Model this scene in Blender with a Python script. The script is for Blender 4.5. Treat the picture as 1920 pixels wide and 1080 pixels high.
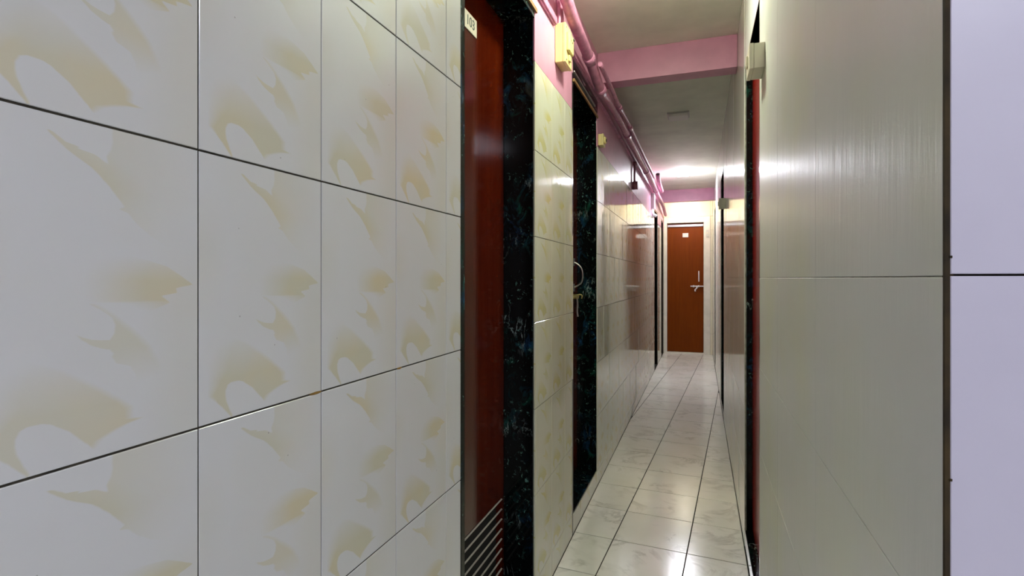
import bpy, bmesh, math, random
from mathutils import Matrix, Vector

for o in list(bpy.data.objects):
    bpy.data.objects.remove(o)
S = bpy.context.scene
COL = S.collection
R = math.radians
random.seed(7)

# ------------------------------------------------------------------ camera, world, exposure, lamps
EYE = 1.10                                   # camera height; x = right, y = along the corridor, z = up
YAW = math.atan(353 / 1000)
cam = bpy.data.cameras.new('camera')
cam.sensor_width = 36
cam.lens = 36 * 1000 / 1920
cam.shift_y = -18 / 1920
cam.clip_start = 0.02
camo = bpy.data.objects.new('camera', cam)
COL.objects.link(camo)
camo.location = (0, 0, EYE)
camo.rotation_euler = (R(90), 0, YAW)
S.camera = camo

w = bpy.data.worlds.new('world')
S.world = w
w.use_nodes = True
w.node_tree.nodes['Background'].inputs[0].default_value = (0.8, 0.85, 1, 1)
w.node_tree.nodes['Background'].inputs[1].default_value = 0.05

S.view_settings.view_transform = 'Standard'
S.view_settings.look = 'None'
S.view_settings.gamma = 1
S.view_settings.exposure = 0.97
S.view_settings.use_curve_mapping = False
S.cycles.max_bounces = 16
S.cycles.diffuse_bounces = 10
S.cycles.glossy_bounces = 8

LAMP_FAR = ((0.90, 0.90, 1.0), 150.0)
LAMP_END = ((1.0, 0.92, 0.72), 54.0)         # colour, emission strength of the lit ceiling lamps
LAMP_MID = ((0.93, 1.0, 0.76), 90.0)
LAMP_HALL = ((0.83, 0.86, 1.0), 16.2)

# ------------------------------------------------------------------ measured layout
XL, XR = -0.515, 0.171                       # corridor side walls
CEIL = EYE + 1.194
Y_END = 8.2
Y_COR = 0.48                                 # outer corner where the right wall starts
D1, D2, D3, D4 = (1.131, 1.685), (2.25, 2.82), (6.57, 7.06), (7.75, 8.12)     # openings, left wall
E1, E2, E3 = (1.80, 2.37), (4.43, 5.05), (6.80, 7.27)                          # openings, right wall
HEAD = EYE + 0.86                            # height of the door openings
TILE_TOP = EYE + 0.72                        # top of the tiling on the left wall

# ------------------------------------------------------------------ node helpers
class NT:
    def __init__(self, name):
        self.m = bpy.data.materials.new(name)
        self.m.use_nodes = True
        self.t = self.m.node_tree
        self.b = self.t.nodes['Principled BSDF']
    def n(self, typ, **kw):
        x = self.t.nodes.new(typ)
        for k, v in kw.items():
            setattr(x, k, v)
        return x
    def link(self, a, b):
        self.t.links.new(a, b)
    def put(self, sock, v):
        if hasattr(v, 'links') or isinstance(v, bpy.types.NodeSocket):
            self.link(v, sock)
        else:
            sock.default_value = v
    def math(self, op, a, b=0.0, c=None, clamp=False):
        x = self.n('ShaderNodeMath', operation=op, use_clamp=clamp)
        self.put(x.inputs[0], a)
        self.put(x.inputs[1], b)
        if c is not None:
            self.put(x.inputs[2], c)
        return x.outputs[0]
    def mix(self, f, a, b, blend='MIX'):
        x = self.n('ShaderNodeMix', data_type='RGBA', blend_type=blend)
        self.put(x.inputs[0], f)
        self.put(x.inputs[6], a if not isinstance(a, tuple) else (*a, 1))
        self.put(x.inputs[7], b if not isinstance(b, tuple) else (*b, 1))
        return x.outputs[2]
    def ramp(self, f, stops):
        x = self.n('ShaderNodeValToRGB')
        e = x.color_ramp.elements
        while len(e) < len(stops):
            e.new(0.5)
        for k, (p, c) in enumerate(stops):
            e[k].position = p
            e[k].color = (c, c, c, 1) if not isinstance(c, tuple) else (*c, 1)
        self.link(f, x.inputs[0])
        return x.outputs[0]
    def pos(self, scale=(1, 1, 1), off=(0, 0, 0)):
        g = self.n('ShaderNodeNewGeometry')
        mp = self.n('ShaderNodeMapping')
        mp.inputs['Scale'].default_value = scale
        mp.inputs['Location'].default_value = off
        self.link(g.outputs['Position'], mp.inputs['Vector'])
        return mp.outputs[0]
    def noise(self, vec, scale, detail=3, rough=0.55, dist=0.0):
        x = self.n('ShaderNodeTexNoise')
        self.link(vec, x.inputs['Vector'])
        x.inputs['Scale'].default_value = scale
        x.inputs['Detail'].default_value = detail
        x.inputs['Roughness'].default_value = rough
        x.inputs['Distortion'].default_value = dist
        return x.outputs['Fac']
    def bump(self, h, strength, dist=0.01):
        x = self.n('ShaderNodeBump')
        x.inputs['Strength'].default_value = strength
        x.inputs['Distance'].default_value = dist
        self.link(h, x.inputs['Height'])
        self.link(x.outputs[0], self.b.inputs['Normal'])
    def bsdf(self, col=None, rough=0.5, metal=0.0, spec=0.5):
        if col is not None:
            self.put(self.b.inputs['Base Color'], (*col, 1) if isinstance(col, tuple) else col)
        self.put(self.b.inputs['Roughness'], rough)
        self.b.inputs['Metallic'].default_value = metal
        self.b.inputs['Specular IOR Level'].default_value = spec
        return self.m


def paint(name, col, rough=0.5, mott=0.06, metal=0.0, spec=0.5, bump=0.0, scale=9.0):
    """painted / plastic / metal surface with faint mottling"""
    k = NT(name)
    f = k.noise(k.pos(), scale, 4)
    c2 = tuple(max(0, c * (1 - mott * 2.2)) for c in col)
    c1 = tuple(min(1, c * (1 + mott)) for c in col)
    k.bsdf(k.mix(k.ramp(f, [(0.3, 0.0), (0.7, 1.0)]), c2, c1), rough, metal, spec)
    if bump:
        k.bump(k.noise(k.pos(), 140, 3), bump, 0.004)
    return k.m


# ------------------------------------------------------------------ the flame print of the wall tiles
# outlines measured on one tile of the photograph, given there as pixels and turned into tile coordinates
def ab(px, py):
    d = -XL
    depth = 1000 * d / (math.cos(YAW) * (1313 - px))
    s = (depth - d * math.sin(YAW)) / math.cos(YAW)
    z = (522 - py) * depth / 1000
    return (s - 0.434) / 0.203, (0.140 - z) / 0.305


def F_(pts):
    return [ab(374 + x / 4, 270 + y / 4) for x, y in pts]


def S_(pts):
    return [ab(374 + x / 4, 540 + y / 4) for x, y in pts]


def edge(k, bsock, pts):
    """a = f(b): outline as a float curve over the tile's height"""
    pts = sorted(((b, a) for a, b in pts))
    x = k.n('ShaderNodeFloatCurve')
    cv = x.mapping.curves[0]
    out = []
    for b, a in pts:
        if out and b - out[-1][0] < 0.002:
            continue
        out.append((min(max(b, 0.0), 1.0), min(max(a, 0.0), 1.0)))
    while len(cv.points) < len(out):
        cv.points.new(0.5, 0.5)
    for p, (b, a) in zip(cv.points, out):
        p.location = (b, a)
        p.handle_type = 'VECTOR'
    x.mapping.extend = 'HORIZONTAL'
    x.mapping.update()
    k.link(bsock, x.inputs['Value'])
    return x.outputs[0]


def flame_tile(name, white, tint, rough, ripple, strength=1.0):
    k = NT(name)
    uv = k.n('ShaderNodeUVMap')
    sp = k.n('ShaderNodeSeparateXYZ')
    k.link(uv.outputs[0], sp.inputs[0])
    obj_info = k.n('ShaderNodeObjectInfo')
    wob = k.noise(uv.outputs[0], 26, 2)
    a = k.math('ADD', sp.outputs[0], k.math('MULTIPLY', k.math('SUBTRACT', wob, 0.5), 0.012))
    b = k.math('SUBTRACT', 1.0, sp.outputs[1])
    gt = lambda e, wd=0.012, x=a: k.math('DIVIDE', k.math('SUBTRACT', x, e), wd, clamp=True)     # 1 where x > e
    lt = lambda e, wd=0.012, x=a: k.math('DIVIDE', k.math('SUBTRACT', e, x), wd, clamp=True)     # 1 where x < e
    mul = lambda *t: t[0] if len(t) == 1 else k.math('MULTIPLY', t[0], mul(*t[1:]))
    inv = lambda t: k.math('SUBTRACT', 1.0, t)
    E = lambda pts: edge(k, b, pts)
    # long hook at the top with the body fading away to the right
    L1 = E(F_([(268, 120), (270, 155), (320, 235), (380, 310), (430, 360), (480, 405), (520, 460), (560, 520), (590, 575), (614, 618),
               (590, 630), (628, 652), (650, 690), (680, 730), (720, 775), (760, 810), (830, 870), (900, 950)]))
    BL = E(F_([(0, 90), (0, 120), (262, 135), (272, 152), (330, 220), (380, 275), (425, 308), (440, 300), (490, 332), (530, 370), (556, 392), (900, 410)]))
    BR = E(F_([(575, 160), (576, 260), (570, 310), (552, 345), (556, 390), (560, 395)]))
    R1 = E(F_([(990, 200), (980, 400), (960, 600), (900, 750), (900, 860)]))
    end1 = lt(F_([(880, 960)])[0][1], 0.24, b)
    bay = mul(gt(BL), lt(BR))
    s1 = mul(gt(L1), lt(R1, 0.45), inv(bay), end1)
    near1 = mul(inv(k.math('DIVIDE', k.math('SUBTRACT', a, L1), 0.22, clamp=True)), gt(L1), inv(bay), end1)
    s1 = k.math('MULTIPLY', s1, k.math('MULTIPLY_ADD', near1, 0.45, 0.55))
    # leaf with the jagged edge
    R2 = E(F_([(560, 860), (700, 905), (800, 945), (850, 990), (910, 1048), (838, 1066)]) +
           S_([(842, 14), (776, 30), (812, 68), (740, 72), (752, 104), (716, 124), (690, 130)]))
    L2 = E(F_([(560, 880), (470, 920), (440, 1000)]) + S_([(440, 40), (450, 66), (590, 70), (640, 86), (680, 112), (715, 128)]))
    top2 = gt(F_([(650, 870)])[0][1], 0.09, b)
    bot2 = lt(S_([(716, 124)])[0][1], 0.004, b)
    s2 = mul(k.math('DIVIDE', k.math('SUBTRACT', a, L2), 0.30, clamp=True), lt(R2), top2, bot2)
    s2 = k.math('MULTIPLY', s2, 1.15)
    # anvil shaped stroke below it with the small hook
    L3 = E(S_([(440, 55), (458, 64), (500, 92), (540, 125), (565, 150), (576, 190), (572, 240), (548, 282), (552, 320), (570, 350), (562, 362),
               (582, 402), (640, 420), (660, 470)]))
    R3 = E(S_([(440, 55), (462, 64), (520, 74), (560, 105), (600, 140), (650, 195), (700, 255), (740, 310), (770, 370), (800, 430), (830, 480)]))
    HL = E(S_([(600, 200), (470, 225), (411, 227), (440, 266), (480, 300), (520, 318), (560, 328), (640, 332)]))
    HR = E(S_([(411, 224), (412, 228), (450, 250), (500, 270), (600, 272), (600, 330)]))
    top3 = gt(S_([(458, 62)])[0][1], 0.006, b)
    bot3 = lt(S_([(700, 520)])[0][1], 0.13, b)
    hk = mul(gt(HL), lt(HR), gt(S_([(411, 226)])[0][1], 0.004, b), lt(S_([(560, 328)])[0][1], 0.004, b))
    s3 = k.math('MULTIPLY', mul(k.math('MAXIMUM', mul(gt(L3), lt(R3, 0.05)), hk), top3, bot3), 0.8)
    # soft arch with the white oval in its foot
    R4 = E(S_([(300, 380), (400, 430), (480, 490), (560, 550), (620, 600), (660, 640), (712, 702), (660, 704), (640, 735), (590, 770), (540, 810),
               (505, 866), (470, 880)]))
    L4 = E(S_([(160, 400), (100, 480), (70, 600), (70, 840), (120, 868), (165, 905), (240, 978)]))
    OL = E(S_([(290, 706), (240, 716), (205, 745), (190, 790), (186, 830), (197, 880), (242, 976), (244, 1010)]))
    OR = E(S_([(288, 706), (340, 716), (370, 735), (412, 765), (450, 805), (502, 864), (900, 880)]))
    oval = mul(gt(OL), lt(OR), gt(S_([(290, 707)])[0][1], 0.004, b))
    top4 = gt(S_([(300, 345)])[0][1], 0.17, b)
    W4 = k.math('MULTIPLY_ADD', lt(S_([(200, 860)])[0][1], 0.12, b), 0.13, 0.012)
    s4 = mul(k.math('DIVIDE', k.math('SUBTRACT', a, k.math('SUBTRACT', L4, 0.01)), W4, clamp=True), lt(R4, 0.05), inv(oval), top4,
             lt(S_([(240, 990)])[0][1], 0.004, b))
    haze = k.math('MULTIPLY', k.ramp(k.noise(k.pos(), 7, 2), [(0.45, 0.0), (0.75, 1.0)]), 0.12)
    tot = k.math('MAXIMUM', k.math('MAXIMUM', s1, s2), k.math('MAXIMUM', s3, s4))
    var = k.math('MULTIPLY_ADD', obj_info.outputs['Random'], 0.30, 0.80)
    band = k.math('MULTIPLY', mul(gt(0.66, 0.22), gt(0.30, 0.25, b)), 0.28)
    lefty = k.math('MULTIPLY', mul(lt(0.22, 0.22), gt(0.12, 0.2, b), lt(0.66, 0.25, b)), 0.30)
    tot = k.math('MAXIMUM', tot, k.math('MAXIMUM', band, lefty))
    tot = k.math('MULTIPLY', k.math('MAXIMUM', k.math('MULTIPLY', tot, var), haze), strength, clamp=True)
    warm = k.ramp(k.noise(k.pos(off=(3, 1, 2)), 11, 2), [(0.42, 0.0), (0.66, 1.0)])
    beige = k.mix(warm, tint, (tint[0] * 1.07, tint[1] * 1.0, tint[2] * 0.90))
    col = k.mix(tot, white, beige)
    specks = k.n('ShaderNodeTexVoronoi')
    k.link(k.pos(), specks.inputs['Vector'])
    specks.inputs['Scale'].default_value = 24
    sm = k.math('LESS_THAN', specks.outputs['Distance'], 0.024)
    rnd = k.n('ShaderNodeSeparateColor')
    k.link(specks.outputs['Color'], rnd.inputs[0])
    sm = mul(sm, k.math('GREATER_THAN', rnd.outputs[0], 0.62), 0.55)
    col = k.mix(sm, col, (0.20, 0.19, 0.18))
    k.bsdf(col, rough, 0, 0.5)
    k.b.inputs['IOR'].default_value = 1.6
    if ripple:
        k.bump(k.noise(k.pos((1, 1, 0.16)), 42, 2), ripple, 0.01)
    return k.m


def panel_mat(name, c1, c2, rough, ripple, vein=None, patch=None):
    """plain glazed wall panel: cloudy colour, faint veins, vertical brush ripple"""
    k = NT(name)
    f = k.ramp(k.noise(k.pos(), 3.2, 5, 0.6), [(0.32, 0.0), (0.7, 1.0)])
    col = k.mix(f, c1, c2)
    if patch:
        col = k.mix(k.math('MULTIPLY', k.ramp(k.noise(k.pos(off=(5, 2, 1)), 2.3, 3), [(0.48, 0.0), (0.72, 1.0)]), 0.8), col, patch)
    if vein:
        n = k.noise(k.pos(off=(1, 0, 4)), 5.5, 4, 0.6, 0.7)
        v = k.ramp(k.math('ABSOLUTE', k.math('SUBTRACT', n, 0.5)), [(0.0, 1.0), (0.012, 0.0)])
        m = k.ramp(k.noise(k.pos(off=(9, 0, 4)), 4, 2), [(0.5, 0.0), (0.62, 1.0)])
        col = k.mix(k.math('MULTIPLY', k.math('MULTIPLY', v, m), 0.16), col, vein)
    k.bsdf(col, rough)
    if ripple:
        fine = k.noise(k.pos((1, 1, 0.12)), 150, 3)
        big = k.noise(k.pos((1, 1, 0.10)), 30, 2)
        k.bump(k.math('ADD', k.math('MULTIPLY', fine, 0.35), big), ripple, 0.01)
    return k.m


def black_marble():
    k = NT('black_green_marble')
    n1 = k.noise(k.pos((1, 1, 0.7)), 22, 8, 0.75, 1.0)
    cloud = k.ramp(n1, [(0.50, 0.0), (0.74, 1.0)])
    area = k.ramp(k.noise(k.pos((1, 1, 0.6), (2, 5, 1)), 7, 3), [(0.46, 0.0), (0.62, 1.0)])
    hue = k.mix(k.ramp(k.noise(k.pos(off=(7, 7, 7)), 9, 2), [(0.4, 0.0), (0.6, 1.0)]), (0.02, 0.20, 0.13), (0.02, 0.12, 0.28))
    col = k.mix(k.math('MULTIPLY', k.math('MULTIPLY', cloud, area), 0.55), (0.0025, 0.0035, 0.0035), hue)
    n2 = k.noise(k.pos((1, 1, 0.30), (4, 4, 0)), 13, 6, 0.66, 0.5)
    vein = k.ramp(k.math('ABSOLUTE', k.math('SUBTRACT', n2, 0.5)), [(0.0, 1.0), (0.011, 0.0)])
    vm = k.ramp(k.noise(k.pos(off=(0, 3, 8)), 7, 3), [(0.56, 0.0), (0.68, 1.0)])
    col = k.mix(k.math('MULTIPLY', k.math('MULTIPLY', vein, vm), 0.6), col, (0.42, 0.55, 0.53))
    fl = k.ramp(k.noise(k.pos((1, 1, 0.8), (3, 3, 3)), 75, 4, 0.7, 0.6), [(0.61, 0.0), (0.68, 1.0)])
    fm = k.math('MULTIPLY', fl, k.ramp(k.noise(k.pos(off=(1, 9, 3)), 10, 2), [(0.40, 0.0), (0.58, 1.0)]))
    col = k.mix(k.math('MULTIPLY', fm, 0.6), col, (0.16, 0.36, 0.30))
    return k.bsdf(col, 0.08, 0, 0.25)


def white_marble_floor():
    k = NT('white_marble_floor_tile')
    info = k.n('ShaderNodeObjectInfo')
    g = k.n('ShaderNodeNewGeometry')
    addv = k.n('ShaderNodeVectorMath', operation='MULTIPLY_ADD')
    k.link(info.outputs['Random'], addv.inputs[0])
    addv.inputs[1].default_value = (7, 13, 5)
    k.link(g.outputs['Position'], addv.inputs[2])
    v = addv.outputs[0]
    n = k.noise(v, 5, 5, 0.62, 1.0)
    vein = k.ramp(k.math('ABSOLUTE', k.math('SUBTRACT', n, 0.5)), [(0.0, 1.0), (0.05, 0.0)])
    vm = k.ramp(k.noise(v, 6, 2), [(0.46, 0.0), (0.64, 1.0)])
    cloud = k.ramp(k.noise(v, 4, 4), [(0.35, 0.0), (0.7, 1.0)])
    col = k.mix(cloud, (0.76, 0.76, 0.70), (0.82, 0.82, 0.79))
    col = k.mix(k.math('MULTIPLY', k.math('MULTIPLY', vein, vm), 0.55), col, (0.40, 0.40, 0.36))
    k.bsdf(col, 0.17, 0, 0.5)
    k.bump(k.noise(k.pos(), 22, 2), 0.03, 0.01)
    return k.m


def wood(name, c1, c2, rough=0.22, spec=0.5):
    k = NT(name)
    n = k.noise(k.pos((14, 14, 0.9)), 3.0, 5, 0.6, 0.6)
    k.bsdf(k.mix(k.ramp(n, [(0.3, 0.0), (0.7, 1.0)]), c1, c2), rough, 0, spec)
    k.bump(k.noise(k.pos((60, 60, 2)), 3.0, 2), 0.04, 0.003)
    return k.m


def emit(name, col, strength):
    k = NT(name)
    k.bsdf((0.9, 0.9, 0.9), 0.4)
    k.b.inputs['Emission Color'].default_value = (*col, 1)
    k.b.inputs['Emission Strength'].default_value = strength
    return k.m


M = dict(
    flame_near=flame_tile('flame_print_tile', (0.64, 0.64, 0.65), (0.58, 0.555, 0.43), 0.20, 0.02),
    flame_mid=flame_tile('flame_print_tile_warm_lit', (0.64, 0.65, 0.54), (0.56, 0.54, 0.26), 0.06, 0.03, 0.8),  # same tile as the near wall, warm lamp light put into its colour
    flame_far=flame_tile('flame_print_tile_wavy', (0.62, 0.63, 0.56), (0.56, 0.54, 0.34), 0.04, 0.035, 0.7),  # same tile again, warm light in its colour, print faded as under reflections
    panel=panel_mat('grey_glazed_panel', (0.65, 0.67, 0.65), (0.70, 0.72, 0.71), 0.34, 0.08, patch=(0.67, 0.70, 0.56)),
    panel_far=panel_mat('grey_glazed_panel_glossy', (0.64, 0.66, 0.62), (0.69, 0.71, 0.68), 0.13, 0.06, patch=(0.63, 0.65, 0.52)),
    lilac=panel_mat('marble_panel_lilac_lit', (0.58, 0.55, 0.65), (0.64, 0.61, 0.71), 0.35, 0.0, vein=(0.85, 0.83, 0.9)),  # white marble, with the lilac light of the hall put into its colour
    cream=panel_mat('cream_glazed_tile', (0.76, 0.71, 0.54), (0.82, 0.78, 0.62), 0.18, 0.0),
    frame=paint('cream_marble_frame', (0.80, 0.77, 0.68), 0.3, 0.05),
    grout=paint('dark_grout', (0.045, 0.038, 0.024), 0.9, 0.3, bump=0.3, scale=40),
    grout_light=paint('pale_grout', (0.30, 0.29, 0.25), 0.9, 0.2, scale=40),
    brown=paint('brown_joint_filler', (0.045, 0.028, 0.008), 0.9, 0.3, scale=30),
    rust=paint('ochre_joint_stain', (0.30, 0.17, 0.03), 0.8, 0.2, scale=60),
    pink=paint('pink_wall_paint', (0.62, 0.30, 0.43), 0.40, 0.05, bump=0.10),
    pinkpipe=paint('pink_painted_pipe', (0.58, 0.24, 0.38), 0.35, 0.14, bump=0.05, scale=30),
    maroon=paint('dull_maroon', (0.36, 0.12, 0.17), 0.5, 0.10),  # one even dull maroon for the junction box and its conduit
    ceil=paint('cream_white_ceiling', (0.83, 0.87, 0.74), 0.7, 0.05, bump=0.08, scale=5),
    marble=black_marble(),
    floor=white_marble_floor(),
    red_lifted=wood('red_laminate_light_added', (0.30, 0.008, 0.004), (0.40, 0.012, 0.006), 0.2),  # door red raised in the colour to make up for weak light there
    jointdark=paint('black_floor_joint', (0.015, 0.014, 0.011), 0.9, 0.2),
    red=wood('red_brown_door_laminate', (0.045, 0.003, 0.0005), (0.085, 0.009, 0.0008), 0.10),
    redend=wood('rust_brown_door_laminate', (0.15, 0.030, 0.0015), (0.19, 0.040, 0.002), 0.35, 0.12),
    brownwood=wood('dark_brown_door_wood', (0.10, 0.030, 0.010), (0.16, 0.045, 0.014), 0.35),
    strip=wood('orange_wood_strip', (0.22, 0.115, 0.04), (0.30, 0.16, 0.06), 0.6),
    black=paint('black_recess', (0.006, 0.006, 0.006), 0.7, 0.1),
    slat=paint('grey_louvre_slat', (0.30, 0.27, 0.25), 0.45, 0.1),
    yellow=paint('yellowed_ivory_plastic', (0.78, 0.66, 0.30), 0.35, 0.04),
    ivory=paint('ivory_plastic', (0.70, 0.68, 0.54), 0.35, 0.04),
    whitebox=paint('white_plastic', (0.78, 0.76, 0.78), 0.35, 0.03),
    dark=paint('dark_plastic', (0.02, 0.02, 0.02), 0.4, 0.1),
    steel=paint('dull_steel', (0.55, 0.54, 0.52), 0.30, 0.06, metal=1.0),
    brass=paint('brass', (0.62, 0.52, 0.22), 0.30, 0.08, metal=0.9),
    plate=paint('pale_number_plate', (0.62, 0.57, 0.46), 0.4, 0.05),
    ink=paint('dark_green_lettering', (0.01, 0.035, 0.02), 0.5, 0.1),
    hall=paint('hall_off_white', (0.62, 0.61, 0.62), 0.6, 0.05),
    lampframe=paint('white_lamp_frame', (0.60, 0.60, 0.57), 0.4, 0.03),
    lampoff=paint('unlit_opal_diffuser', (0.92, 0.92, 0.88), 0.6, 0.02),
    lit_far=emit('lit_diffuser_corridor_end', *LAMP_FAR),
    lit_end=emit('lit_diffuser_end_door', *LAMP_END),
    lit_mid=emit('lit_diffuser_corridor_start', *LAMP_MID),
    lit_hall=emit('lit_diffuser_hall', *LAMP_HALL),
)

# ------------------------------------------------------------------ geometry helpers
def tag(o, label=None, cat=None, group=None, kind=None):
    for k_, v in (('label', label), ('category', cat), ('group', group), ('kind', kind)):
        if v:
            o[k_] = v
    return o


def link(name, me, mat=None, parent=None, loc=None, rot=None):
    if mat and not me.materials:
        me.materials.append(M[mat])
    o = bpy.data.objects.new(name, me)
    COL.objects.link(o)
    if parent is not None:
        o.parent = parent
    if loc is not None:
        o.location = loc
    if rot is not None:
        o.rotation_euler = rot
    return o


def empty(name, loc=(0, 0, 0)):
    o = bpy.data.objects.new(name, None)
    o.empty_display_size = 0.05
    COL.objects.link(o)
    o.location = loc
    return o


def from_bm(bm, smooth=False):
    bmesh.ops.recalc_face_normals(bm, faces=bm.faces)
    me = bpy.data.meshes.new('mesh')
    bm.to_mesh(me)
    bm.free()
    if smooth:
        for p in me.polygons:
            p.use_smooth = True
    return me


def add_box(bm, a, b):
    x0, y0, z0 = (min(a[i], b[i]) for i in range(3))
    x1, y1, z1 = (max(a[i], b[i]) for i in range(3))
    v = [bm.verts.new(c) for c in ((x0, y0, z0), (x1, y0, z0), (x1, y1, z0), (x0, y1, z0), (x0, y0, z1), (x1, y0, z1), (x1, y1, z1), (x0, y1, z1))]
    for f in ((3, 2, 1, 0), (4, 5, 6, 7), (0, 1, 5, 4), (1, 2, 6, 5), (2, 3, 7, 6), (3, 0, 4, 7)):
        bm.faces.new([v[i] for i in f])


def boxes(name, mat, parent, lst, bevel=0.0, base=(0, 0, 0)):
    """one mesh of one or several boxes given in world coordinates (base is the parent's location)"""
    bm = bmesh.new()
    for a, b in lst:
        add_box(bm, [a[i] - base[i] for i in range(3)], [b[i] - base[i] for i in range(3)])
    if bevel:
        bmesh.ops.bevel(bm, geom=list(bm.edges), offset=bevel, segments=2, profile=0.6, affect='EDGES')
    return link(name, from_bm(bm), mat, parent)


def cyl_bm(bm, p, q, r, n=20, r2=None, cap=True):
    p, q = Vector(p), Vector(q)
    ax = (q - p).normalized()
    u = ax.orthogonal().normalized()
    v = ax.cross(u)
    r2 = r if r2 is None else r2
    ra = [bm.verts.new(p + (u * math.cos(2 * math.pi * i / n) + v * math.sin(2 * math.pi * i / n)) * r) for i in range(n)]
    rb = [bm.verts.new(q + (u * math.cos(2 * math.pi * i / n) + v * math.sin(2 * math.pi * i / n)) * r2) for i in range(n)]
    for i in range(n):
        bm.faces.new((ra[i], ra[(i + 1) % n], rb[(i + 1) % n], rb[i]))
    if cap:
        bm.faces.new(ra[::-1])
        bm.faces.new(rb)


def cylinder(name, mat, parent, p, q, r, n=20, r2=None, base=(0, 0, 0)):
    bm = bmesh.new()
    b = Vector(base)
    cyl_bm(bm, Vector(p) - b, Vector(q) - b, r, n, r2)
    me = from_bm(bm)
    for pl in me.polygons:
        pl.use_smooth = len(pl.vertices) == 4
    return link(name, me, mat, parent)


def tube(name, mat, parent, pts, r, n=14, base=(0, 0, 0), sub=5):
    """round pipe through points (Catmull-Rom), as one mesh"""
    P = [Vector(p) - Vector(base) for p in pts]
    path = []
    for i in range(len(P) - 1):
        p0, p1, p2, p3 = P[max(i - 1, 0)], P[i], P[i + 1], P[min(i + 2, len(P) - 1)]
        for j in range(sub):
            t = j / sub
            path.append(0.5 * ((2 * p1) + (p2 - p0) * t + (2 * p0 - 5 * p1 + 4 * p2 - p3) * t * t + (3 * p1 - p0 - 3 * p2 + p3) * t ** 3))
    path.append(P[-1])
    bm = bmesh.new()
    rings = []
    u = None
    for i, p in enumerate(path):
        t = (path[min(i + 1, len(path) - 1)] - path[max(i - 1, 0)]).normalized()
        u = t.orthogonal().normalized() if u is None else (u - t * u.dot(t)).normalized()
        v = t.cross(u)
        rings.append([bm.verts.new(p + (u * math.cos(2 * math.pi * k / n) + v * math.sin(2 * math.pi * k / n)) * r) for k in range(n)])
    for a, b in zip(rings, rings[1:]):
        for k in range(n):
            bm.faces.new((a[k], a[(k + 1) % n], b[(k + 1) % n], b[k]))
    bm.faces.new(rings[0][::-1])
    bm.faces.new(rings[-1])
    me = from_bm(bm)
    for pl in me.polygons:
        pl.use_smooth = len(pl.vertices) == 4
    return link(name, me, mat, parent)


def plate_mesh(poly, depth, ch, uvf=None):
    """tile from a convex outline in its own plane: front at 0 with a fine arris, back at -depth"""
    n = len(poly)
    c = Vector((sum(p[0] for p in poly) / n, sum(p[1] for p in poly) / n))
    bm = bmesh.new()
    uvl = bm.loops.layers.uv.new('UVMap')
    inn = []
    for i in range(n):
        p0, p1, p2 = Vector(poly[i - 1]), Vector(poly[i]), Vector(poly[(i + 1) % n])
        e0, e1 = (p1 - p0).normalized(), (p2 - p1).normalized()
        n0, n1 = Vector((-e0.y, e0.x)), Vector((-e1.y, e1.x))
        d = 1 + n0.dot(n1)
        inn.append(p1 + (n0 + n1) * (ch / max(d, 0.25)))
    back = [bm.verts.new((p[0], p[1], -depth)) for p in poly]
    mid = [bm.verts.new((p[0], p[1], -ch)) for p in poly]
    top = [bm.verts.new((p.x, p.y, 0)) for p in inn]
    bm.faces.new(top)
    for i in range(n):
        j = (i + 1) % n
        bm.faces.new((mid[i], mid[j], top[j], top[i]))
        bm.faces.new((back[i], back[j], mid[j], mid[i]))
    for f in bm.faces:
        for l in f.loops:
            l[uvl].uv = uvf(l.vert.co.x, l.vert.co.y) if uvf else (l.vert.co.x, l.vert.co.y)
    me = bpy.data.meshes.new('tile')
    bm.to_mesh(me)
    bm.free()
    return me


AX = {'left': Matrix(((0, 0, 1), (1, 0, 0), (0, 1, 0))),        # local x -> +y, y -> +z, z -> +x
      'right': Matrix(((0, 0, -1), (-1, 0, 0), (0, 1, 0))),     # x -> -y, y -> +z, z -> -x
      'front': Matrix(((1, 0, 0), (0, 0, -1), (0, 1, 0)))}      # x -> +x, y -> +z, z -> -y
_tiles = {}


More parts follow.
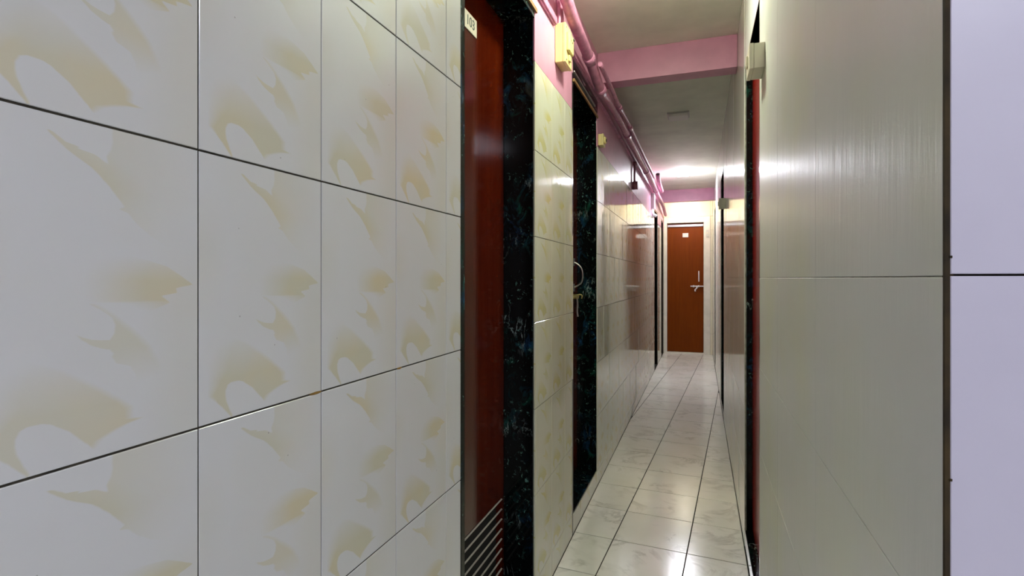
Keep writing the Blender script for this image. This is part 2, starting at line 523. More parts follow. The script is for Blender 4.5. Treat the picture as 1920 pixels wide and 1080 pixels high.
def tile_field(parent, side, plane, cols, rows, mat, gap_u, gap_v, depth=0.005, ch=0.0006, cell=None, jitter=0.0, tilt=0.0):
    """one object per tile between the joint lines cols (along the wall) and rows (heights); cell = size of a full printed tile"""
    rot = AX[side].to_euler()
    for u0, u1 in zip(cols, cols[1:]):
        for v0, v1 in zip(rows, rows[1:]):
            wd, ht = u1 - u0 - gap_u, v1 - v0 - gap_v
            if wd < 0.006 or ht < 0.006:
                continue
            if cell:
                cw, chh = cell
                flip_l = abs(u1 - u0) < cw * 0.95 and u0 == cols[0]
                a0 = 1 - (u1 - u0) / cw if flip_l else 0.0
                b1 = (v1 - v0) / chh if v0 == rows[0] and (v1 - v0) < chh * 0.9 else 1.0
                key = (mat, round(wd, 3), round(ht, 3), round(a0, 3), round(b1, 3))
            else:
                a0, b1, cw, chh = 0, 1, 1, 1
                key = (mat, round(wd, 3), round(ht, 3))
            if key not in _tiles:
                if cell:
                    full = (v1 - v0) if b1 == 1.0 else chh
                    uvf = lambda x, y, a0=a0, wd=wd, u=u1 - u0, ht=ht, b1=b1: (a0 + x / wd * min(1.0, (u / cw)), (1 - b1) + y / ht * b1)
                else:
                    uvf = None
                me = plate_mesh([(0, 0), (wd, 0), (wd, ht), (0, ht)], depth, ch, uvf)
                me.materials.append(M[mat])
                _tiles[key] = me
            jz = random.uniform(-jitter, jitter)
            if side == 'left':
                loc = (plane + jz, u0 + gap_u / 2, v0 + gap_v / 2)
            elif side == 'right':
                loc = (plane + jz, u1 - gap_u / 2, v0 + gap_v / 2)
            else:
                loc = (u0 + gap_u / 2, plane + jz, v0 + gap_v / 2)
            r3 = rot.copy()
            if tilt:
                r3.rotate_axis('Y', R(random.uniform(-tilt, tilt)))
                r3.rotate_axis('X', R(random.uniform(-tilt, tilt) * 0.3))
            link('tile', _tiles[key], None, parent, loc, r3)


def steps(a, b, first, pitch):
    """joint positions from a to b on a grid through first"""
    out = [a]
    k = math.ceil((a - first) / pitch + 1e-6)
    while first + k * pitch < b - 0.012:
        if first + k * pitch > a + 0.012:
            out.append(first + k * pitch)
        k += 1
    return out + [b]


# ------------------------------------------------------------------ the shell
Y0 = -2.6                                     # back of the hall behind the camera
HX = 2.4                                      # far side of the hall
GB = 0.0015                                   # depth of the joints
BD = 0.006                                    # tile thickness in front of the backing

# left wall: backing, then tiles, then the pink band above them
wl = boxes('wall_left', 'grout', None, [
    ((XL - GB, Y0, 0), (-0.80, D1[0] - 0.022, CEIL)), ((XL - GB, D1[1] + 0.02, 0), (-0.80, D2[0] - 0.02, CEIL)),
    ((XL - GB, D2[1] + 0.02, 0), (-0.80, D3[0], CEIL)), ((XL - GB, D3[1], 0), (-0.80, D4[0], CEIL)), ((XL - GB, D4[1], 0), (-0.80, Y_END + 0.3, CEIL)),
    ((XL - GB, D1[0] - 0.022, HEAD + 0.02), (-0.80, D1[1] + 0.02, CEIL)), ((XL - GB, D2[0] - 0.02, HEAD + 0.02), (-0.80, D2[1] + 0.02, CEIL)),
    ((XL - GB, D3[0], HEAD - 0.02), (-0.80, D3[1], CEIL)), ((XL - GB, D4[0], HEAD - 0.02), (-0.80, D4[1], CEIL))])
tag(wl, 'long left corridor wall tiled in white and beige flame print below pink paint', 'wall', kind='structure')
rows_near = [0.0, 0.046, 0.343, 0.640, 0.937, 1.240, 1.535, TILE_TOP]
tile_field(wl, 'left', XL, steps(-0.17, D1[0] - 0.023, 0.434, 0.200), rows_near, 'flame_near', 0.0020, 0.0024, ch=0.0006, cell=(0.2, 0.297), jitter=0.0002)
rows_p = [0.0, 0.093, 0.380, 0.667, 0.954, 1.239, 1.525, TILE_TOP]
tile_field(wl, 'left', XL, steps(D1[1] + 0.002, D2[0] - 0.002, 1.90, 0.200), rows_p, 'flame_mid', 0.0015, 0.002, cell=(0.2, 0.287), jitter=0.0001, tilt=0.12)
rows_f = [0.0, 0.075, 0.365, 0.652, 0.944, 1.231, 1.513, 1.80]
tile_field(wl, 'left', XL, steps(D2[1] + 0.002, D3[0] - 0.01, 3.02, 0.200), rows_f, 'flame_far', 0.0015, 0.002, cell=(0.2, 0.288), jitter=0.0002, tilt=0.35)
tile_field(wl, 'left', XL, steps(D3[1] + 0.01, D4[0] - 0.01, 7.27, 0.200), rows_f, 'flame_far', 0.0015, 0.002, cell=(0.2, 0.288))
tile_field(wl, 'left', XL, [D4[1] + 0.01, Y_END - 0.012], rows_f, 'flame_far', 0.0015, 0.002, cell=(0.2, 0.288))
tile_field(wl, 'left', XL, steps(D2[0] + 0.001, D2[1] - 0.001, 2.42, 0.2), [0.0, 0.079], 'flame_far', 0.0015, 0.0015)
band = boxes('paint_band', 'pink', wl, [
    ((XL - BD, Y0, TILE_TOP + 0.001), (XL - 0.001, D1[0] - 0.022, CEIL)), ((XL - BD, D1[0] - 0.022, HEAD + 0.02), (XL - 0.001, D1[1] + 0.001, CEIL)),
    ((XL - BD, D1[1] + 0.001, TILE_TOP + 0.001), (XL - 0.001, D2[0] - 0.001, CEIL)), ((XL - BD, D2[0] - 0.001, HEAD + 0.085), (XL - 0.001, D2[1] + 0.001, CEIL)),
    ((XL - BD, D2[1] + 0.001, 1.801), (XL - 0.001, D3[0], CEIL)), ((XL - BD, D3[0], HEAD - 0.02), (XL - 0.001, D3[1], CEIL)),
    ((XL - BD, D3[1], 1.801), (XL - 0.001, D4[0], CEIL)), ((XL - BD, D4[0], HEAD - 0.02), (XL - 0.001, D4[1], CEIL)),
    ((XL - BD, D4[1], 1.801), (XL - 0.001, Y_END - 0.012, CEIL))])

for y0, z0, wy in ((0.622, EYE - 0.163, 0.013), (0.846, EYE - 0.163, 0.008)):
    bm = bmesh.new()
    bmesh.ops.create_icosphere(bm, subdivisions=2, radius=1.0, matrix=Matrix.Translation((XL - 0.0008, y0, z0)) @ Matrix.Diagonal((0.0014, wy, 0.0024, 1)))
    link('joint_stain', from_bm(bm, True), 'rust', wl)

# right wall
wr = boxes('wall_right', 'grout_light', None, [
    ((XR + GB, Y_COR + 0.008, 0), (0.42, E1[0] - 0.012, CEIL)), ((XR + GB, E1[1] + 0.012, 0), (0.42, E2[0] - 0.012, CEIL)),
    ((XR + GB, E2[1] + 0.012, 0), (0.42, E3[0] - 0.012, CEIL)), ((XR + GB, E3[1] + 0.012, 0), (0.42, Y_END + 0.3, CEIL)),
    ((XR + GB, E1[0] - 0.012, HEAD), (0.42, E1[1] + 0.012, CEIL)), ((XR + GB, E2[0] - 0.012, HEAD), (0.42, E2[1] + 0.012, CEIL)),
    ((XR + GB, E3[0] - 0.012, HEAD), (0.42, E3[1] + 0.012, CEIL))])
tag(wr, 'right corridor wall clad in large grey glazed panels reflecting the corridor', 'wall', kind='structure')
rows_r = [0.0, 0.04, 0.302, 0.574, 0.828, 1.1015, CEIL - 0.001]
tile_field(wr, 'right', XR, [Y_COR + 0.004, 0.951, 1.391, E1[0] - 0.012], rows_r, 'panel', 0.0006, 0.0012, ch=0.0005)
tile_field(wr, 'right', XR, [E1[0] - 0.012, E1[1] + 0.012], [HEAD, CEIL - 0.001], 'panel', 0.0006, 0.0012, ch=0.0005)
tile_field(wr, 'right', XR, [E1[1] + 0.012, 2.71, 3.15, 3.59, 4.03, E2[0] - 0.012], rows_r, 'panel_far', 0.0006, 0.0012, ch=0.0005, tilt=0.12)
tile_field(wr, 'right', XR, [E2[0] - 0.012, E2[1] + 0.012], [HEAD, CEIL - 0.001], 'panel_far', 0.0006, 0.0012, ch=0.0005, tilt=0.12)
tile_field(wr, 'right', XR, [E2[1] + 0.012, 5.35, 5.79, 6.23, 6.67, E3[0] - 0.012], rows_r, 'panel_far', 0.0006, 0.0012, ch=0.0005, tilt=0.12)
tile_field(wr, 'right', XR, [E3[0] - 0.012, E3[1] + 0.012], [HEAD, CEIL - 0.001], 'panel_far', 0.0006, 0.0012, ch=0.0005, tilt=0.12)
tile_field(wr, 'right', XR, [E3[1] + 0.012, 7.55, 7.99, Y_END - 0.012], rows_r, 'panel_far', 0.0006, 0.0012, ch=0.0005, tilt=0.12)

# return wall at the corner, facing the hall
wf = boxes('wall_front', 'grout', None, [((XR + BD, Y_COR + BD, 0), (HX, Y_COR + 0.2, CEIL))])
tag(wf, 'pale marble wall with lilac light put into its colour, turning off at the right corner', 'wall', kind='structure')
tile_field(wf, 'front', Y_COR, [XR + 0.0030, 0.62, 1.07, 1.52, 1.97, HX], [0.0, 0.30, 0.70, 1.1025, 1.50, 1.90, CEIL - 0.001], 'lilac', 0.0012, 0.0016)
bm = bmesh.new()
add_box(bm, (XR + 0.0004, Y_COR + 0.0006, 0), (XR + 0.0055, Y_COR + 0.0055, CEIL))
for q in (0.28, 0.95, 1.115, 1.31, 1.61, 1.86):
    add_box(bm, (XR + 0.003, Y_COR - 0.0004, q), (XR + 0.0046, Y_COR + 0.003, q + 0.0018))
tag(link('trim_1', from_bm(bm), 'brown'), 'thin brown joint line running up the corner of grey and pale marble walls', 'trim', kind='structure')

# end wall with its tiles
we = boxes('wall_end', 'grout_light', None, [((XL - 0.2, Y_END + BD, 0), (-0.4685, Y_END + 0.3, CEIL)), ((0.052, Y_END + BD, 0), (XR + 0.2, Y_END + 0.3, CEIL)),
                                            ((-0.4685, Y_END + BD, 1.915), (0.052, Y_END + 0.3, CEIL)), ((-0.4685, Y_END + 0.16, 0), (0.052, Y_END + 0.3, 1.915))])
tag(we, 'end wall of the corridor in cream glazed tiles above a framed door', 'wall', kind='structure')
tile_field(we, 'front', Y_END, [XL, -0.18, XR - 0.035, XR], [2.001, CEIL - 0.001], 'cream', 0.0025, 0.0025)
tile_field(we, 'front', Y_END, [0.135, XR], [0.0, 0.30, 0.60, 0.90, 1.20, 1.50, 1.80, 1.998], 'cream', 0.002, 0.002)

# hall behind the camera
tag(boxes('wall_back', 'hall', None, [((-0.80, Y0 - 0.2, 0), (HX + 0.2, Y0, CEIL))]), 'plain off white wall of the hall behind the viewer', 'wall', kind='structure')
tag(boxes('wall_hall', 'hall', None, [((HX, Y0, 0), (HX + 0.2, Y_COR + 0.2, CEIL))]), 'plain off white side wall of the hall', 'wall', kind='structure')

# floor: grout bed and separate marble tiles, laid a little askew to the walls
fl = boxes('floor', 'jointdark', None, [((XL - 0.35, Y0 - 0.2, -0.12), (XR + 0.35, Y_END + 0.4, -0.0025)), ((XR + 0.35, Y0 - 0.2, -0.12), (HX + 0.2, Y_COR + 0.2, -0.0025))])
tag(fl, 'white marble floor tiles with dark joints, laid slightly askew', 'floor', kind='structure')


def clip(poly, ax, val, keep_less):
    out = []
    for i, p in enumerate(poly):
        q = poly[(i + 1) % len(poly)]
        ip = (p[ax] <= val) == keep_less
        iq = (q[ax] <= val) == keep_less
        if ip:
            out.append(p)
        if ip != iq:
            t = (val - p[ax]) / (q[ax] - p[ax])
            out.append((p[0] + (q[0] - p[0]) * t, p[1] + (q[1] - p[1]) * t))
    return out


PH = math.atan(428 / 1000) - YAW              # tile rows turned clockwise against the corridor
PIT = 0.2965
tf = Vector((math.sin(PH), math.cos(PH)))     # tile 'forward'
ts = Vector((-math.cos(PH), math.sin(PH)))    # tile 'left'
full_tile = plate_mesh([(0, 0), (PIT - 0.004, 0), (PIT - 0.004, PIT - 0.004), (0, PIT - 0.004)], 0.01, 0.0008)
full_tile.materials.append(M['floor'])
for i in range(-10, 6):
    for j in range(-12, 33):
        off, fw = 0.1967 + i * PIT, 1.939 + (j - 6) * PIT
        g = 0.002
        cs = [ts * (off + a) + tf * (fw + b) for a, b in ((PIT - g, g), (g, g), (g, PIT - g), (PIT - g, PIT - g))]
        poly = [(c.x, c.y) for c in cs]
        pieces = []
        cor = poly
        for ax, val, less in ((0, XL + 0.002, False), (0, XR - 0.002, True), (1, Y_COR, False), (1, Y_END + 0.10, True)):
            cor = clip(cor, ax, val, less)
            if len(cor) < 3:
                break
        if len(cor) >= 3:
            pieces.append(cor)
        hal = poly
        for ax, val, less in ((0, XL + 0.002, False), (0, HX - 0.002, True), (1, -0.9, False), (1, Y_COR - 0.002, True)):
            hal = clip(hal, ax, val, less)
            if len(hal) < 3:
                break
        if len(hal) >= 3:
            pieces.append(hal)
        for pc in pieces:
            P = [Vector(p) for p in pc]
            P = [p for k_, p in enumerate(P) if (p - P[k_ - 1]).length > 0.002]
            if len(P) < 3:
                continue
            area = 0.5 * sum(P[k_ - 1].x * P[k_].y - P[k_].x * P[k_ - 1].y for k_ in range(len(P)))
            if abs(area) < 0.0004:
                continue
            if area < 0:
                P.reverse()
            if abs(abs(area) - (PIT - 2 * g) ** 2) < 1e-6:
                o = link('tile', full_tile, None, fl, (cs[0].x, cs[0].y, random.uniform(-4e-4, 0)), (0, 0, -PH))
            else:
                c0 = sum(P, Vector((0, 0))) / len(P)
                me = plate_mesh([tuple(p - c0) for p in P], 0.01, 0.0008)
                me.materials.append(M['floor'])
                o = link('tile', me, None, fl, (c0.x, c0.y, random.uniform(-4e-4, 0)))
tag(boxes('floor_hall', 'floor', None, [((XL, Y0, -0.0024), (HX, -0.905, 0.0))]), 'plain white marble floor at the back of the hall', 'floor', kind='structure')

ce = boxes('ceiling', 'ceil', None, [((-0.80, Y0 - 0.2, CEIL), (0.42, Y_END + 0.3, CEIL + 0.12)), ((0.42, Y0 - 0.2, CEIL), (HX + 0.2, Y_COR + 0.2, CEIL + 0.12))])
tag(ce, 'plain cream white ceiling of the narrow corridor', 'ceiling', kind='structure')
b1 = boxes('ceiling_beam', 'pink', None, [((XL, 2.82, CEIL - 0.161), (XR, 2.92, CEIL))], bevel=0.003)
tag(b1, 'pink painted beam across the ceiling, near the yellow switch box', 'beam', kind='structure')
b2 = boxes('ceiling_beam', 'pink', None, [((XL, 7.5, CEIL - 0.161), (XR, 7.6, CEIL))], bevel=0.003)
tag(b2, 'pink painted beam far down the corridor, just before the end door', 'beam', kind='structure')

# ------------------------------------------------------------------ doors
def numerals(parent, text, size, loc, rot, mat='ink'):
    cu = bpy.data.curves.new('numerals', 'FONT')
    cu.body = text
    cu.size = size
    cu.extrude = 0.0004
    cu.align_x = 'CENTER'
    cu.align_y = 'CENTER'
    tmp = bpy.data.objects.new('tmp', cu)
    COL.objects.link(tmp)
    bpy.context.view_layer.update()
    me = bpy.data.meshes.new_from_object(tmp.evaluated_get(bpy.context.evaluated_depsgraph_get()))
    bpy.data.objects.remove(tmp)
    me.materials.clear()
    return link('numerals', me, mat, parent, loc, rot)


def leaf_boxes(x0, x1, y0, y1, z0, z1, hole=None):
    if not hole:
        return [((x0, y0, z0), (x1, y1, z1))]
    h0, h1, k0, k1 = hole
    return [((x0, y0, k1), (x1, y1, z1)), ((x0, y0, z0), (x1, y1, k0)), ((x0, y0, k0), (x1, h0, k1)), ((x0, h1, k0), (x1, y1, k1))]


def side_door(name, label, side, op, recess, leafmat, framemat, sill=0.08, head=HEAD, flush=True, louvre=False, tiled_sill=False):
    """door in a side wall: two jambs, lintel, threshold and leaf; returns (door, leaf, x of the leaf face)"""
    sg = -1 if side == 'left' else 1                  # direction into the wall
    px = XL if side == 'left' else XR
    t = 0.021
    d = empty(name, (px, (op[0] + op[1]) / 2, 0))
    tag(d, label, 'door', kind='structure')
    B = d.location
    xin = px + sg * (recess + 0.06)
    xfar = px + sg * (0.0 if flush else 0.007)
    boxes('jamb', framemat, d, [((px, op[0] - t, 0), (xin, op[0], head + t))], 0.0015, B)
    boxes('jamb', framemat, d, [((xfar + sg * 0.0065, op[1], 0), (xin, op[1] + t - 0.002, head + t))], 0.0015, B)
    boxes('lintel', framemat, d, [((px + sg * 0.0005, op[0], head), (xin, op[1], head + t - 0.002))], 0.0015, B)
    if sill:
        boxes('threshold', framemat, d, [((px + sg * (0.0065 if tiled_sill else 0.0005), op[0], 0.0), (xin, op[1], sill))], 0.0015, B)
    lx = px + sg * recess
    z0, z1 = sill + 0.006, head - 0.002
    hole = (op[0] + 0.09, op[1] - 0.022, 0.105, 0.372) if louvre else None
    lf = boxes('leaf', leafmat, d, leaf_boxes(lx, lx + sg * 0.034, op[0] + 0.003, op[1] - 0.003, z0, z1, hole), 0, B)
    if louvre:
        boxes('louvre_back', 'black', lf, [((lx + sg * 0.020, hole[0], hole[2]), (lx + sg * 0.032, hole[1], hole[3]))], 0, B)
        n = 8
        bm = bmesh.new()
        add_box(bm, (-0.0025, -(hole[1] - hole[0]) / 2, -0.0007), (0.0025, (hole[1] - hole[0]) / 2, 0.0007))
        me = from_bm(bm)
        for i in range(n):
            o = link('louvre_slat', me, 'slat', lf, (sg * recess - sg * 0.0005, (hole[0] + hole[1]) / 2 - B.y, hole[3] - 0.006 - i * 0.033))
            o.rotation_euler = (0, R(16) * (1 if side == 'left' else -1), 0)
    return d, lf, lx


d1, lf1, lx1 = side_door('door_1', 'red door with a number plate and bottom louvre, in black marble reveal beside the beige tiles', 'left', D1, 0.1086, 'red', 'marble', louvre=True)
B = d1.location
pl = boxes('number_plate', 'plate', d1, [((lx1, 1.325, EYE + 0.706), (lx1 + 0.003, 1.447, EYE + 0.757))], 0.0006, B)
tag(pl, 'pale number plate')
numerals(pl, '103', 0.040, (lx1 + 0.0034 - B.x, 1.402 - B.y, EYE + 0.732), AX['left'].to_euler())
boxes('head_strip', 'strip', d1, [((XL - 0.001, D1[0] - 0.01, HEAD + 0.0195), (XL + 0.006, D1[1] + 0.012, HEAD + 0.033))], 0.001, B)

d2, lf2, lx2 = side_door('door_2', 'dark recessed door with a bow handle, in black marble reveal beyond the tiled pier', 'left', D2, 0.1086, 'red', 'marble', tiled_sill=True)
B = d2.location
boxes('lintel_face', 'marble', d2, [((XL - 0.0055, D2[0], HEAD + 0.0195), (XL + 0.001, D2[1], HEAD + 0.083))], 0.001, B)
boxes('head_strip', 'strip', d2, [((XL - 0.001, D2[0] - 0.0, HEAD - 0.012), (XL + 0.006, D2[1], HEAD))], 0.001, B)
tag(boxes('metal_strip', 'steel', d2, [((XL + 0.0012, D2[0] + 0.0, HEAD + 0.026), (XL + 0.006, D2[1] - 0.08, HEAD + 0.034))], 0.001, B), 'grey metal strip')
hs = 2.742
tag(tube('handle', 'steel', lf2, [(lx2, hs, EYE + 0.085), (lx2 + 0.022, hs, EYE + 0.072), (lx2 + 0.040, hs, EYE + 0.05), (lx2 + 0.046, hs, EYE + 0.015),
                              (lx2 + 0.040, hs, EYE - 0.02), (lx2 + 0.022, hs, EYE - 0.035), (lx2, hs, EYE - 0.048)], 0.0042, 10, B), 'dull steel bow handle')
boxes('handle_rose', 'steel', lf2, [((lx2, hs - 0.012, EYE + 0.065), (lx2 + 0.003, hs + 0.012, EYE + 0.105)), ((lx2, hs - 0.012, EYE - 0.068), (lx2 + 0.003, hs + 0.012, EYE - 0.028))], 0.001, B)
bolt = cylinder('bolt', 'brass', lf2, (lx2 + 0.014, hs - 0.14, EYE - 0.095), (lx2 + 0.014, hs + 0.05, EYE - 0.095), 0.006, 14, None, B)
tag(bolt, 'brass sliding bolt')
boxes('bolt_bracket', 'brass', lf2, [((lx2, hs - 0.03, EYE - 0.107), (lx2 + 0.022, hs - 0.015, EYE - 0.083)), ((lx2, hs + 0.012, EYE - 0.107), (lx2 + 0.022, hs + 0.027, EYE - 0.083))], 0.002, B)
tube('bolt_hook', 'brass', lf2, [(lx2 + 0.014, hs, EYE - 0.090), (lx2 + 0.030, hs, EYE - 0.084), (lx2 + 0.042, hs, EYE - 0.090), (lx2 + 0.040, hs, EYE - 0.106)], 0.004, 10, B)
tube('hasp', 'steel', lf2, [(lx2 + 0.016, hs, EYE - 0.10), (lx2 + 0.018, hs, EYE - 0.14), (lx2 + 0.016, hs, EYE - 0.17), (lx2 + 0.020, hs, EYE - 0.20)], 0.0055, 10, B)

side_door('door_3', 'dark brown wooden door far along the left wall, before the pale pier', 'left', D3, 0.10, 'brownwood', 'brownwood', sill=0.0, head=HEAD - 0.045)
side_door('door_4', 'brown wooden door on the left, last before the end door', 'left', D4, 0.10, 'brownwood', 'brownwood', sill=0.0, head=HEAD - 0.045)

e1, le1, lxe = side_door('door_6', 'red door in the black marble opening of the grey right wall', 'right', E1, 0.030, 'red_lifted', 'marble', sill=0.073)
side_door('door_7', 'door in the narrow dark opening of the right wall, beside the small square box', 'right', E2, 0.05, 'red', 'marble', sill=0.05)
side_door('door_8', 'door in the thin dark slit far along the right wall, next to the end door', 'right', E3, 0.05, 'red', 'marble', sill=0.05)

# door at the end of the corridor
d5 = empty('door_5', (-0.208, Y_END, 0))
tag(d5, 'rust brown door in a cream frame closing the end of the corridor', 'door', kind='structure')
B = d5.location
DX0, DX1, DT = -0.4625, 0.046, 1.913
boxes('jamb', 'frame', d5, [((XL + 0.004, Y_END - 0.012, 0), (DX0, Y_END + 0.10, DT + 0.085))], 0.003, B)
boxes('jamb', 'frame', d5, [((DX1, Y_END - 0.012, 0), (0.135, Y_END + 0.10, DT + 0.085))], 0.003, B)
boxes('head_frame', 'frame', d5, [((DX0, Y_END - 0.012, DT), (DX1, Y_END + 0.10, DT + 0.085))], 0.003, B)
boxes('threshold', 'frame', d5, [((DX0, Y_END - 0.01, 0), (DX1, Y_END + 0.10, 0.018))], 0.002, B)
LY = Y_END + 0.035
lf5 = boxes('leaf', 'redend', d5, [((DX0 + 0.003, LY, 0.022), (DX1 - 0.003, LY + 0.035, DT - 0.004))], 0.002, B)
tag(boxes('metal_strip', 'steel', lf5, [((DX0 + 0.004, LY - 0.012, DT - 0.055), (DX1 - 0.004, LY, DT - 0.02))], 0.003, B), 'shiny metal strip')
tag(boxes('number_plate', 'whitebox', lf5, [((-0.245, LY - 0.004, 1.705), (-0.165, LY, 1.765))], 0.001, B), 'small white plate')
hx = -0.02
tag(tube('handle', 'whitebox', lf5, [(hx, LY, 1.20), (hx, LY - 0.03, 1.195), (hx, LY - 0.034, 1.13), (hx, LY - 0.03, 1.065), (hx, LY, 1.06)], 0.008, 10, B), 'pale metal pull handle')
tag(cylinder('bolt', 'whitebox', lf5, (-0.135, LY - 0.016, 0.985), (DX1 + 0.012, LY - 0.016, 0.985), 0.009, 14, None, B), 'pale metal sliding bolt')
boxes('bolt_bracket', 'whitebox', lf5, [((-0.10, LY - 0.028, 0.97), (-0.085, LY, 1.0)), ((-0.03, LY - 0.028, 0.97), (-0.015, LY, 1.0))], 0.002, B)
tube('hasp', 'whitebox', lf5, [(-0.045, LY - 0.02, 0.98), (-0.05, LY - 0.024, 0.955), (-0.07, LY - 0.02, 0.935), (-0.068, LY - 0.02, 0.91)], 0.010, 10, B)

# ------------------------------------------------------------------ ceiling lamps
def lamp(x, y, mat, label, size=0.152, group='square ceiling lamps along the corridor'):
    e = empty('ceiling_lamp', (x, y, CEIL))
    tag(e, label, 'lamp', group)
    h = size / 2
    boxes('frame', 'lampframe', e, [((x - h, y - h, CEIL - 0.009), (x + h, y + h, CEIL - 0.0002))], 0.002, e.location)
    g = h - 0.010
    boxes('diffuser', mat, e, [((x - g, y - g, CEIL - 0.028), (x + g, y + g, CEIL - 0.009))], 0.004, e.location)
    return e


lamp(-0.185, 6.33, 'lit_far', 'small square ceiling lamp glowing white far down the corridor')
lamp(-0.200, 7.90, 'lit_end', 'small square lit ceiling lamp tucked behind the far pink beam, over the end door')
lamp(-0.150, 4.07, 'lampoff', 'small square ceiling lamp, switched off, just beyond the near pink beam')
lamp(-0.172, 1.78, 'lit_mid', 'small square lit ceiling lamp above the red door with the number plate')
lamp(0.75, -0.95, 'lit_hall', 'large square lit ceiling panel in the hall behind the viewer', 0.60, None)

# ------------------------------------------------------------------ pipes and casing on the left wall
PX = -0.468
bp = empty('drain_pipe', (PX, 1.9, EYE + 1.03))
tag(bp, 'thick pink painted pipe running below the ceiling along the left wall', 'pipe')
B = bp.location
pts = [(PX, -0.6, 1.05), (PX, 0.8, 1.05), (PX, 1.80, 1.045), (PX, 2.05, 1.01), (PX, 2.36, 0.985), (PX, 2.64, 0.94), (PX, 2.95, 0.968), (PX, 3.4, 0.978), (PX, 4.2, 0.972),
       (PX, 5.2, 0.98), (PX, 6.4, 0.975), (PX, 7.3, 0.975), (PX - 0.005, 7.75, 0.955), (PX - 0.01, 8.12, 0.93)]
tube('pipe', 'pinkpipe', bp, [(x, y, EYE + z) for x, y, z in pts], 0.0235, 18, B)
for y, z in ((2.37, 0.984), (2.66, 0.940), (3.68, 0.977), (5.0, 0.978), (6.15, 0.977)):
    cylinder('coupling', 'pinkpipe', bp, (PX, y - 0.035, EYE + z), (PX, y + 0.035, EYE + z), 0.0275, 20, None, B)
sp = empty('water_pipe', (-0.43, 2.4, EYE + 1.0))
tag(sp, 'thin pink pipe beside the thick one, under the near ceiling beam', 'pipe')
B = sp.location
tube('pipe', 'pinkpipe', sp, [(-0.430, 2.42, EYE + 0.975), (-0.430, 2.70, EYE + 0.975), (-0.429, 3.0, EYE + 0.965), (-0.429, 3.3, EYE + 0.978), (-0.429, 3.7, EYE + 0.985), (-0.429, 5.4, EYE + 0.990)], 0.011, 12, B)
cylinder('coupling', 'pinkpipe', sp, (-0.429, 3.02, EYE + 0.965), (-0.429, 3.10, EYE + 0.968), 0.0145, 16, None, B)
cylinder('coupling', 'pinkpipe', sp, (-0.429, 3.50, EYE + 0.982), (-0.429, 3.58, EYE + 0.983), 0.0145, 16, None, B)
vp = empty('vent_pipe', (-0.43, 5.9, EYE + 1.0))
tag(vp, 'short upturned pink pipe elbow with a dark open end, far along the ceiling', 'pipe')
B = vp.location
tube('elbow', 'pinkpipe', vp, [(-0.432, 6.6, EYE + 1.04), (-0.430, 6.2, EYE + 1.05), (-0.428, 5.95, EYE + 1.075), (-0.427, 5.88, EYE + 1.11)], 0.022, 14, B)
cylinder('open_end', 'dark', vp, (-0.427, 5.879, EYE + 1.109), (-0.427, 5.876, EYE + 1.112), 0.018, 16, None, B)

cs_ = empty('cable_casing', (XL, 1.4, EYE + 0.955))
tag(cs_, 'flat pink cable casing fixed along the left wall under the thick pipe', 'casing')
B = cs_.location
for y0, y1 in ((-0.6, 1.925), (2.06, 3.62), (3.63, 6.10), (6.12, 6.5)):
    boxes('casing_base', 'pinkpipe', cs_, [((XL - 0.0008, y0, EYE + 0.940), (XL + 0.009, y1, EYE + 0.972))], 0.0015, B)
    boxes('casing_cover', 'pinkpipe', cs_, [((XL + 0.009, y0, EYE + 0.943), (XL + 0.014, y1, EYE + 0.969))], 0.0015, B)
dc = empty('cable_drop', (XL, 1.99, EYE + 1.0))
tag(dc, 'short pink conduits dropping into the top of the yellow switch box', 'conduit')
B = dc.location
for y, x in ((1.965, XL + 0.010), (2.005, XL + 0.012)):
    tube('conduit', 'pinkpipe', dc, [(x, y, EYE + 0.956), (x, y, EYE + 1.0), (x - 0.002, y - 0.01, EYE + 1.05), (x - 0.004, y - 0.04, EYE + 1.10)], 0.007, 12, B)

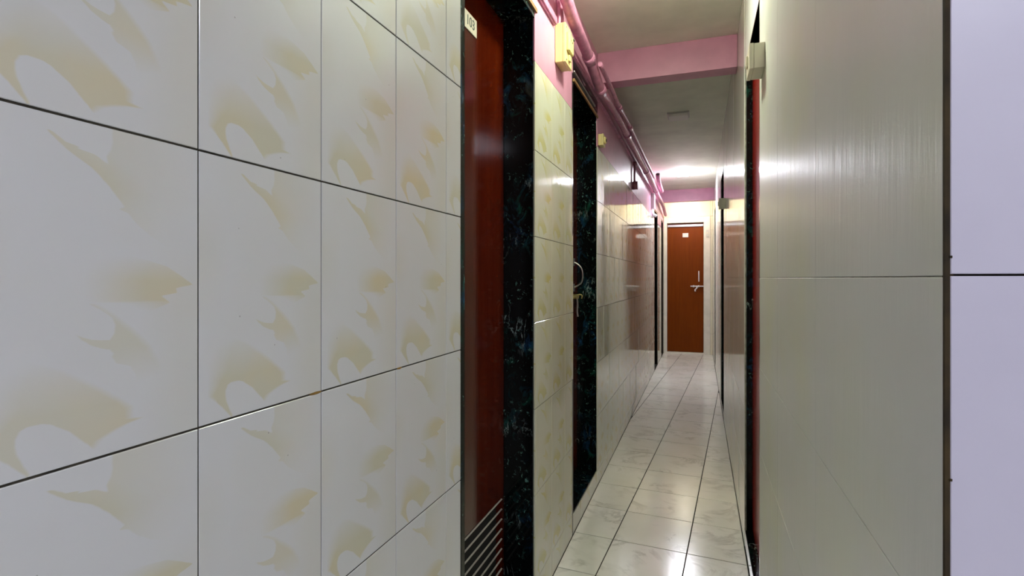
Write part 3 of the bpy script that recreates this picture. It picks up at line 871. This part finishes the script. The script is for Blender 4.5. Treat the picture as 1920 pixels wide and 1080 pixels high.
# ------------------------------------------------------------------ switch boxes
def switch_box(label, side, y0, y1, z0, z1, dep, mat, knob='rocker', group='surface mounted switch boxes'):
    sg = 1 if side == 'left' else -1
    px = XL if side == 'left' else XR
    e = empty('switch_box', (px, (y0 + y1) / 2, EYE + z0))
    tag(e, label, 'switch box', group)
    B = e.location
    boxes('box', mat, e, [((px + sg * 0.0002, y0, EYE + z0), (px + sg * dep * 0.72, y1, EYE + z1))], 0.002, B)
    cov = boxes('cover', mat, e, [((px + sg * dep * 0.73, y0 - 0.001, EYE + z0 - 0.001), (px + sg * dep, y1 + 0.001, EYE + z1 + 0.001))], 0.002, B)
    zc, yc, h = EYE + (z0 + z1) / 2, (y0 + y1) / 2, z1 - z0
    if knob == 'socket':
        boxes('socket', mat, e, [((px + sg * dep, y0 + 0.015, zc - h * 0.18), (px + sg * (dep + 0.012), y1 - 0.015, zc + h * 0.30))], 0.004, B)
        bm = bmesh.new()
        for q in (-0.012, 0.012):
            cyl_bm(bm, Vector((px + sg * (dep + 0.0118), yc + q, zc + h * 0.12)) - B, Vector((px + sg * (dep + 0.0128), yc + q, zc + h * 0.12)) - B, 0.004, 12)
        link('socket_holes', from_bm(bm), 'dark', e)
        boxes('rocker', mat, e, [((px + sg * dep, yc - 0.012, zc - h * 0.40), (px + sg * (dep + 0.008), yc + 0.012, zc - h * 0.24))], 0.003, B)
        cylinder('indicator', 'dark', e, (px + sg * (dep + 0.0115), y1 - 0.022, zc + h * 0.24), (px + sg * (dep + 0.016), y1 - 0.022, zc + h * 0.24), 0.005, 14, None, B)
        for q in (z0 + 0.012, z1 - 0.012):
            cylinder('screw', 'steel', e, (px + sg * dep, y0 + 0.012, EYE + q), (px + sg * (dep + 0.002), y0 + 0.012, EYE + q), 0.004, 12, None, B)
    elif knob == 'round':
        cylinder('bell_push', mat, e, (px + sg * dep, yc, zc), (px + sg * (dep + 0.010), yc, zc), 0.020, 20, 0.017, B)
        cylinder('push_button', 'dark', e, (px + sg * (dep + 0.010), yc, zc), (px + sg * (dep + 0.013), yc, zc), 0.008, 16, None, B)
    else:
        boxes('rocker', mat, e, [((px + sg * dep, yc - 0.012, zc - 0.016), (px + sg * (dep + 0.006), yc + 0.012, zc + 0.016))], 0.003, B)
    return e


switch_box('yellow switch box with a socket on the pink wall between the two black openings', 'left', 1.945, 2.045, 0.812, 0.958, 0.041, 'yellow', 'socket')
switch_box('little yellow bell push box at the far edge of the second black opening', 'left', 2.842, 2.905, 0.712, 0.772, 0.028, 'yellow', 'round')
switch_box('ivory switch box on the grey right wall at the top of the red opening', 'right', 1.636, 1.735, 0.590, 0.660, 0.041, 'ivory')
switch_box('small grey square switch box on the right wall by the narrow dark slit', 'right', 4.14, 4.22, 0.510, 0.580, 0.044, 'ivory')
switch_box('white switch box high on the left wall, above the far brown door', 'left', 6.10, 6.22, 0.78, 0.95, 0.035, 'whitebox')

bh = empty('bulb_holder', (XL, 6.25, EYE + 0.70))
tag(bh, 'lilac bulb holder under the white switch box, far on the left wall', 'bulb holder')
B = bh.location
cylinder('rose', 'whitebox', bh, (XL, 6.25, EYE + 0.72), (XL + 0.02, 6.25, EYE + 0.72), 0.035, 20, 0.03, B)
cylinder('socket', 'whitebox', bh, (XL + 0.02, 6.25, EYE + 0.72), (XL + 0.05, 6.25, EYE + 0.705), 0.018, 16, 0.016, B)
cylinder('socket_mouth', 'dark', bh, (XL + 0.05, 6.25, EYE + 0.705), (XL + 0.052, 6.25, EYE + 0.704), 0.012, 16, None, B)

jb = empty('junction_box', (XL, 4.40, EYE + 0.75))
tag(jb, 'dull maroon round junction box hanging below its conduit on the left wall', 'junction box')
B = jb.location
cylinder('body', 'maroon', jb, (XL + 0.0002, 4.40, EYE + 0.752), (XL + 0.034, 4.40, EYE + 0.752), 0.034, 8, None, B)
cylinder('cover', 'maroon', jb, (XL + 0.034, 4.40, EYE + 0.752), (XL + 0.040, 4.40, EYE + 0.752), 0.036, 8, 0.033, B)
cylinder('conduit', 'maroon', jb, (XL + 0.014, 4.40, EYE + 0.78), (XL + 0.014, 4.40, EYE + 0.945), 0.009, 12, None, B)
cylinder('conduit_collar', 'maroon', jb, (XL + 0.016, 4.40, EYE + 0.915), (XL + 0.016, 4.40, EYE + 0.943), 0.015, 12, None, B)

ds = empty('door_switch', (0.10, Y_END - 0.012, EYE + 0.60))
tag(ds, 'small grey switch on the cream frame right of the end door', 'switch')
B = ds.location
boxes('plate', 'lampframe', ds, [((0.075, Y_END - 0.022, EYE + 0.60), (0.115, Y_END - 0.0122, EYE + 0.70))], 0.002, B)
boxes('rocker', 'ivory', ds, [((0.086, Y_END - 0.027, EYE + 0.635), (0.104, Y_END - 0.022, EYE + 0.665))], 0.002, B)
